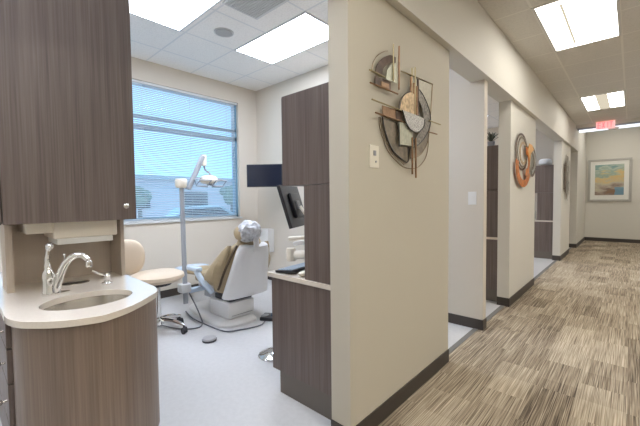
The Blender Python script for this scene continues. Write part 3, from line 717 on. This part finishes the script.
# keyboard and slip on the near worktop
kb = thing('keyboard', (-1.72, 1.62, .825), 'dark grey keyboard with blue-grey keys on the near worktop', 'keyboard')
Mk = at((-1.765, 1.715, .845), math.radians(-82))
MB().box(-.20, .20, -.075, .075, -.012, .004, .004, M=Mk @ Matrix.Rotation(.08, 4, 'X')).build('keyboard_body', BLACK_P, kb)
mb = MB()
for r in range(5):
    for c in range(15): mb.box(-.188+c*.025, -.168+c*.025, -.062+r*.025, -.042+r*.025, .004, .009, M=Mk @ Matrix.Rotation(.08, 4, 'X'))
mb.build('keys', mat('blue_grey_keys', (.36, .44, .53), .4), kb, smooth=False)
ms = tag(MB().blob((-1.58, 1.56, .844), (.030, .05, .018)).build('computer_mouse', CREAM_P), 'pale computer mouse by the keyboard on the near worktop', 'mouse')

# items seen in the two doorways
bg_ = tag(MB().blob((-1.42, 8.9, 2.09), (.12, .14, .08), e=.7).build('storage_bag', mat('pale_bag', (.75, .77, .78), .3, bump=1, bscale=20)), 'pale crumpled bag lying on top of the far doorway cabinet', 'bag')
vs = thing('potted_plant', (-1.35, 4.85, 1.985), 'small dark potted plant on top of cabinet in second doorway', 'plant')
MB().lathe([(0, 0), (.035, 0), (.045, .07), (.038, .07), (.03, .02), (0, .02)], c=(-1.365, 4.80, 1.986)).build('pot', GREY_P, vs)
mb = MB()
for k in range(16):
    a = k*2.4; l = .07+.03*(k % 3)
    mb.tube([(-1.365, 4.80, 2.05), (-1.365+l*.5*math.cos(a), 4.80+l*.5*math.sin(a), 2.10+.02*(k % 4)), (-1.365+l*math.cos(a), 4.80+l*math.sin(a), 2.12+.02*(k % 4))], [.008, .011, .002], 5, sy=.4)
mb.build('leaves', mat('dark_leaf', (.06, .07, .045), .5), vs)
pb = tag(MB().box(-1.64, -1.56, 8.66, 8.76, .826, 1.02, .004).build('paper_box', MATB), 'narrow white box standing on the far doorway worktop', 'box')

# ------------------------------------------------------------------ monitors
def monitor(loc, rz, rx, wd, hh, label, bar):
    t = thing('monitor', loc, label, 'monitor')
    M0 = at(loc, rz, rx)
    MB().box(-wd/2, wd/2, .0, .032, -hh/2, hh/2, .006, M=M0).build('casing', BLACK_P, t)
    MB().box(-wd/2+.012, wd/2-.012, -.002, .0, -hh/2+.014, hh/2-.012, M=M0).build('screen', NAVY_SCREEN, t, smooth=False)
    MB().box(-wd*.22, wd*.22, .032, .060, -hh*.3, hh*.3, .01, M=M0).build('back_housing', BLACK_P, t)
    MB().box(-.04, .04, .060, .075, -.04, .04, M=M0).build('mount_plate', GREY_P, t, smooth=False)
    return t, M0
t, M0 = monitor((-4.01, 3.16, 1.69), math.radians(37), 0, .535, .335, 'flat dark navy monitor on a wall arm by the window corner', False)
p = M0 @ Vector((0, .09, 0))
MB().tube([p, (p.x+.08, 3.35, 1.72), (-3.95, 3.56, 1.72)], .018, 10).build('wall_arm', GREY_P, t)
t, M0 = monitor((-2.38, 2.20, 1.262), math.radians(-62), math.radians(17), .50, .40, 'black monitor tilted on an arm, half behind the tall cabinet', True)
p = M0 @ Vector((0, .08, -.02))
MB().tube(smooth_pts([p, (p.x+.08, p.y+.03, 1.17), (p.x+.22, 2.3, 1.20), (-1.73, 2.30, 1.46)]), .016, 10).build('swing_arm', CREAM_P, t)
MB().box(-1.80, -1.72, 2.22, 2.38, 1.43, 1.50).build('arm_bracket', GREY_P, t, smooth=False)

# ------------------------------------------------------------------ instrument delivery arms by the cabinet
da = thing('delivery_arm', (-1.5, 1.85, 1.0), 'cream jointed instrument arms reaching out of the tall cabinet niche', 'instrument arm')
MB().tube([(-1.495, 1.9, 1.062), (-1.70, 1.83, 1.055), (-1.965, 1.78, 1.028)], [.018, .018, .015], 12).build('upper_arm', CREAM_P, da)
MB().tube(smooth_pts([(-1.495, 1.9, .99), (-1.70, 1.85, .975), (-1.86, 1.82, 1.0), (-1.93, 1.80, .985)]), .018, 12).build('middle_arm', WHITE_P, da)
MB().tube([(-1.495, 1.9, .925), (-1.74, 1.83, .92), (-1.90, 1.79, .905)], [.030, .030, .034], 14).build('lower_arm', CREAM_P, da)
MB().lathe([(0, -.05), (.034, -.05), (.040, -.03), (.040, .03), (.034, .05), (0, .05)], c=(-1.945, 1.78, .905)).build('arm_knuckle', CREAM_P, da)
MB().tube([(-1.66, 1.93, .83), (-1.66, 1.93, 1.10)], .011, 10).build('upright', POLE, da)

# ------------------------------------------------------------------ dental chair
dc = thing('dental_chair', (-3.5, 2.15, 0), 'reclining dental chair with white shell back and tan upholstery', 'dental chair')
# floor plate
fp = [(-3.05, 1.93), (-3.02, 2.04), (-3.02, 2.18), (-3.12, 2.28), (-3.9, 2.40), (-4.05, 2.28), (-4.08, 2.12), (-4.02, 1.96), (-3.80, 1.90), (-3.25, 1.84), (-3.12, 1.87)]
fpp = [(p.x, p.y) for p in smooth_pts([(*p, 0) for p in fp + fp[:1]], 4)][:-1]
mb = MB(); c = (-3.5, 2.14)
mb.rings([[Vector((c[0]+(x-c[0])*f, c[1]+(y-c[1])*f, z)) for x, y in fpp] for f, z in ((1, 0), (1.0, .025), (.97, .04), (.88, .055), (.5, .07))])
mb.build('floor_plate', SHELL, dc)
mb = MB().box(-3.50, -3.10, 1.94, 2.28, .065, .245, .03); mb.build('pump_housing', SHELL, dc)
MB().box(-3.101, -3.092, 1.98, 2.24, .10, .105).build('housing_seam', GREY_P, dc, smooth=False)
# lift column
MB().rings([[Vector((x+ox, y, z)) for x, y in ((-3.75, 2.02), (-3.40, 2.02), (-3.40, 2.30), (-3.75, 2.30))] for z, ox in ((.2, 0), (.40, .05))]).build('lift_column', POLE, dc, smooth=False)
MB().box(-3.42, -3.13, 1.97, 2.26, .245, .30, .008).build('bellows', BLACK_P, dc)
# seat and leg rest
MB().box(-3.72, -3.10, 1.88, 2.42, .40, .52, .05).build('seat_cushion', TAN, dc)
MB().box(-3.72, -3.12, 1.93, 2.37, .34, .41, .02).build('seat_frame', SHELL, dc)
MB().rings([[Vector((x, y, z+dz)) for y, dz in ((1.93, 0), (2.37, 0), (2.35, .10), (1.95, .10))] for x, z in ((-3.70, .41), (-4.05, .40), (-4.40, .36), (-4.55, .33))]).build('leg_rest', TAN, dc, subd=2)
MB().rings([[Vector((x, y, z+dz)) for y, dz in ((1.90, -.01), (2.40, -.01), (2.38, .125), (1.92, .125))] for x, z in ((-4.12, .395), (-4.3, .37), (-4.60, .325))]).build('foot_cover', BARRIER, dc, subd=2)
# backrest: upholstery wraps forward round a white shell
def sect(zf):
    # zf 0..1 from bottom to top -> centre x, z, half width
    x = -3.045 + .165*zf; z = .315 + .545*zf
    return x, z
mb = MB(); rings = []
for i in range(13):
    f = i/12; x, z = sect(f)
    hw = .285 - .10*f - (.02*(max(0, f-.85)/.15)**2)
    th = .045
    nrm = Vector((.545, 0, -.165)).normalized()        # towards the back of the chair
    c = Vector((x, 2.135, z)); ring = []
    for k in range(24):
        a = 2*PI*k/24; ca, sa = math.cos(a), math.sin(a)
        u = math.copysign(abs(ca)**.35, ca)*hw; v = math.copysign(abs(sa)**.6, sa)*th
        ring.append(c + Vector((0, u, 0)) + nrm*(v - .10*(abs(u)/hw)**3*.25))
    rings.append(ring)
mb.rings(rings); mb.build('back_shell', SHELL, dc)
mb = MB(); rings = []
for i in range(17):
    f = i/16; x, z = sect(f*1.0+.02)
    hw = .30+.065*math.sin(PI*min(1, f*1.15))-.12*max(0, f-.55)/.45*1.0
    if f > .93: hw -= .05
    nrm = Vector((.545, 0, -.165)).normalized(); c = Vector((x, 2.150, z)) - nrm*.065; ring = []
    for k in range(30):
        a = 2*PI*k/30; ca, sa = math.cos(a), math.sin(a)
        u = math.copysign(abs(ca)**.6, ca)*hw; v = math.copysign(abs(sa)**.8, sa)*.055
        ring.append(c + Vector((0, u, 0)) + nrm*(v - .12*(abs(u)/hw)**2.2*(1-.4*f)))
    rings.append(ring)
mb.rings(rings); mb.build('back_cushion', TAN, dc)
MB().tube(smooth_pts([(-2.990, 1.985, .865), (-2.977, 1.94, .814), (-2.991, 1.901, .735), (-3.013, 1.866, .646), (-3.054, 1.849, .551), (-3.107, 1.849, .45), (-3.145, 1.847, .402)]), [.004]+[.012]*35+[.004], 8).build('seam', mat('dark_tan_seam', (.10, .07, .04), .6), dc)
# left wing, fuller low down
mb = MB()
rings = []
for (x, y, z, w_, t_) in ((-3.00, 1.90, .87, .02, .02), (-3.04, 1.885, .81, .055, .035), (-3.11, 1.86, .71, .09, .04), (-3.18, 1.835, .61, .11, .04), (-3.24, 1.82, .53, .12, .04), (-3.26, 1.82, .49, .10, .03)):
    rings.append([Vector((x+w_*math.cos(2*PI*k/14), y+t_*math.sin(2*PI*k/14), z)) for k in range(14)])
MB_ = MB(); MB_.rings(rings); MB_.build('side_bolster', TAN, dc)
rings2 = [[Vector((v.x, 4.28-v.y, v.z)) for v in r] for r in rings]
MB_ = MB(); MB_.rings(rings2); MB_.build('side_bolster', TAN, dc)
# headrest in its plastic cover
Mh = at((0, 0, 0), 0, 0, -math.radians(25))
hr = MB().blob((-2.93, 2.05, .995), (.070, .125, .080), M=Mh, e=.75).build('headrest', TAN, dc)
mb = MB()
rr = bmesh.ops.create_icosphere(mb.bm, subdivisions=4, radius=1)
from mathutils import noise
for v in rr['verts']:
    n = noise.noise(v.co*2.3)*.16 + noise.noise(v.co*6)*.07
    p = v.co*(1+n); v.co = Vector((p.x*.095, p.y*.135, p.z*.112)) + Vector((-2.90, 2.075, 1.010))
mb.build('headrest_cover', PLASTIC, dc)
MB().tube(smooth_pts([(-2.86, 2.12, .80), (-2.84, 2.12, .88), (-2.86, 2.12, .97)]), .035, 10, sx=1, sy=.5).build('headrest_stem', SHELL, dc)
# arm rests
for y in (1.76, 2.50):
    MB().box(-3.58, -3.36, y-.04, y+.04, .575, .625, .02).build('armrest', BARRIER, dc)
    MB().tube(smooth_pts([(-3.42, y, .58), (-3.36, y+.03, .48), (-3.32, (y+2.13)/2-.06 if y < 2 else y-.12, .34)]), .032, 10).build('armrest_bracket', BARRIER, dc)
wp = thing('wall_box', (-4.4, 3.52, .6), 'small pale white box low on the right wall, beside the headrest', 'box')
MB().box(-4.52, -4.30, 3.44, 3.57, .48, .86, .01).build('housing', WHITE_P, wp)
MB().box(-4.50, -4.32, 3.432, 3.44, .50, .60, .003).build('tray', GREY_P, wp)

# ------------------------------------------------------------------ treatment light on its pole
tl = thing('treatment_light', (-3.70, 1.76, .16), 'grey pole carrying a dental treatment light in front of window', 'dental light')
px_, py_ = -3.70, 1.755
MB().tube([(px_, py_+.01, .17), (px_, py_, 1.50)], .026, 16).build('pole', POLE, tl)
MB().lathe([(0, 0), (.050, 0), (.062, .02), (.064, .085), (.055, .10), (0, .10)], c=(px_, py_-.005, 1.475)).build('pole_cap', CREAM_P, tl)
MB().box(px_-.06, px_+.05, py_-.055, py_+.06, .30, .40, .015).build('clamp', SHELL, tl)
MB().box(px_-.03, px_+.04, py_+.04, 2.06, .285, .335, .01).build('bracket', BARRIER, tl)
MB().tube([(px_, py_+.03, 1.50), (px_, py_+.085, 1.47)], .02, 10).build('arm_link', POLE, tl)
MB().tube([(px_, py_+.078, 1.462), (px_, py_+.262, 1.845)], .030, 12, sx=1.0, sy=1.0).build('spring_arm', POLE, tl)
MB().box(px_-.022, px_+.022, 2.005, 2.055, 1.735, 1.865, .01).build('elbow', CREAM_P, tl)
MB().tube(smooth_pts([(px_, 2.03, 1.74), (px_, 2.045, 1.69), (px_, 2.09, 1.66), (px_, 2.12, 1.62)]), .010, 8).build('yoke', POLE, tl)
MB().blob((px_, 2.085, 1.575), (.085, .105, .055), e=.85).build('lamp_head', CREAM_P, tl)
MB().lathe([(.0, 0), (.03, -.005), (.04, -.03), (0, -.035)], c=(px_+.03, 2.09, 1.54)).build('lamp_lens', GREY_P, tl)
for s in (-1, 1):
    y0 = 2.075
    MB().tube([(px_+.02, y0+s*.06, 1.60), (px_+.06, y0+s*.20, 1.57), (px_+.05, y0+s*.17, 1.50), (px_+.04, y0+s*.03, 1.49)], .008, 6).build('handle', POLE, tl)
for q in (-1, 1):
    yc = 2.08+q*.10
    MB().tube([(px_+.04, yc-.075, 1.50), (px_+.10, yc-.055, 1.565), (px_+.10, yc+.085, 1.565), (px_+.04, yc+.065, 1.50)], .008, 6, closed=True).build('guard_loop', POLE, tl)

# ------------------------------------------------------------------ stool
st = thing('operator_stool', (-3.50, 1.39, 0), 'cream padded dental stool with backrest and black casters behind sink worktop', 'stool')
sx_, sy_ = -3.50, 1.385
MB().lathe([(.0, 0), (.16, 0), (.225, .015), (.255, .045), (.25, .075), (.20, .098), (.10, .108), (0, .11)], c=(sx_, sy_, .52), n=36).build('seat', CREAM_V, st)
MB().lathe([(0, 0), (.13, 0), (.13, .03), (0, .03)], c=(sx_, sy_, .49)).build('seat_plate', BLACK_P, st)
MB().tube([(sx_, sy_, .10), (sx_, sy_, .50)], [.028, .022], 14).build('gas_column', CHROME, st)
MB().blob((-3.70, 1.175, .775), (.045, .165, .180), M=rotz(math.radians(-30)), e=.85).build('backrest', CREAM_V, st)
MB().tube(smooth_pts([(sx_-.05, sy_-.05, .47), (-3.72, 1.16, .46), (-3.77, 1.11, .56), (-3.745, 1.12, .72)]), .013, 8).build('backrest_bar', CHROME, st)
MB().lathe([(0, 0), (.05, 0), (.05, .06), (0, .06)], c=(sx_, sy_, .09)).build('hub', CHROME, st)
a0 = math.atan2(1.53-sy_, -3.30-sx_)
for k in range(5):
    a = a0 + k*2*PI/5 + (0.0)
    dx, dy = math.cos(a), math.sin(a)
    leg = MB().tube([(sx_+.03*dx, sy_+.03*dy, .135), (sx_+.15*dx, sy_+.15*dy, .125), (sx_+.27*dx, sy_+.27*dy, .085)], [.028, .025, .020], 10).build('leg', CHROME, st)
    for q in (-1, 1):
        MB().lathe([(0, -.012), (.031, -.012), (.034, 0), (.031, .012), (0, .012)], c=(sx_+.27*dx-q*.018*dy, sy_+.27*dy+q*.018*dx, .034), axis='Y', M=None, n=16).build('caster', RUBBER, leg)
    MB().tube([(sx_+.27*dx, sy_+.27*dy, .03), (sx_+.27*dx, sy_+.27*dy, .078)], .009, 8).build('caster_stem', RUBBER, leg)

# ------------------------------------------------------------------ foot controls and cords on the floor
f1 = thing('foot_control', (-2.92, 1.61, 0), 'round grey foot disc on the floor in front of the chair base', 'foot control')
MB().lathe([(0, 0), (.065, 0), (.067, .018), (0, .018)], c=(-2.93, 1.62, 0), n=28).build('rubber_base', RUBBER, f1)
MB().lathe([(.064, .018), (.060, .034), (.045, .040), (0, .042)], c=(-2.93, 1.62, 0), n=28).build('disc', mat('warm_grey', (.40, .40, .42), .3), f1)
f2 = thing('foot_control', (-3.0, 2.31, 0), 'black foot pedal with two pads at the right of chair base', 'foot control')
Mf = at((-2.93, 2.40, 0), math.radians(32))
MB().box(-.13, .13, -.085, .085, 0, .04, .012, M=Mf).build('pedal_base', BLACK_P, f2)
MB().lathe([(0, 0), (.065, 0), (.062, .012), (0, .016)], c=Mf @ Vector((.03, .02, .04)), n=24).build('pad', mat('slate_pad', (.08, .11, .16), .25), f2)
MB().blob(Mf @ Vector((-.09, -.02, .045)), (.03, .05, .012)).build('toe_pad', GREY_P, f2)
f3 = thing('foot_control', (-2.22, 1.83, 0), 'shiny chrome round foot control beside the dark base cabinet', 'foot control')
MB().lathe([(0, 0), (.125, 0), (.130, .010), (.118, .022), (.075, .034), (.06, .045), (0, .050)], c=(-2.24, 1.83, 0), n=36).build('disc', CHROME, f3)
MB().tube(smooth_pts([(-2.20, 1.84, .045), (-2.215, 1.86, .12), (-2.235, 1.875, .20), (-2.20, 1.89, .30), (-2.10, 1.95, .40), (-1.87, 1.99, .45)]), .006, 7).build('hose', CORD, f3)
def floor_cord(P, r, label, name='floor_cord', m=CORD):
    return tag(MB().tube(smooth_pts(P, 6), r, 7).build(name, m), label, 'cord')
floor_cord([(-3.66, 1.79, .29), (-3.60, 1.82, .18), (-3.50, 1.83, .06), (-3.36, 1.78, .012), (-3.30, 1.68, .012), (-3.42, 1.55, .012), (-3.75, 1.42, .012), (-3.95, 1.1, .012)], .007, 'dark cord drooping from the light bracket and looping on the floor')
floor_cord([(-3.90, 1.86, .011), (-3.62, 1.80, .011), (-3.30, 1.80, .011), (-3.0, 1.83, .011), (-2.92, 1.95, .011), (-2.86, 2.15, .011), (-2.90, 2.26, .02)], .007, 'dark cord running along the floor round the chair base')
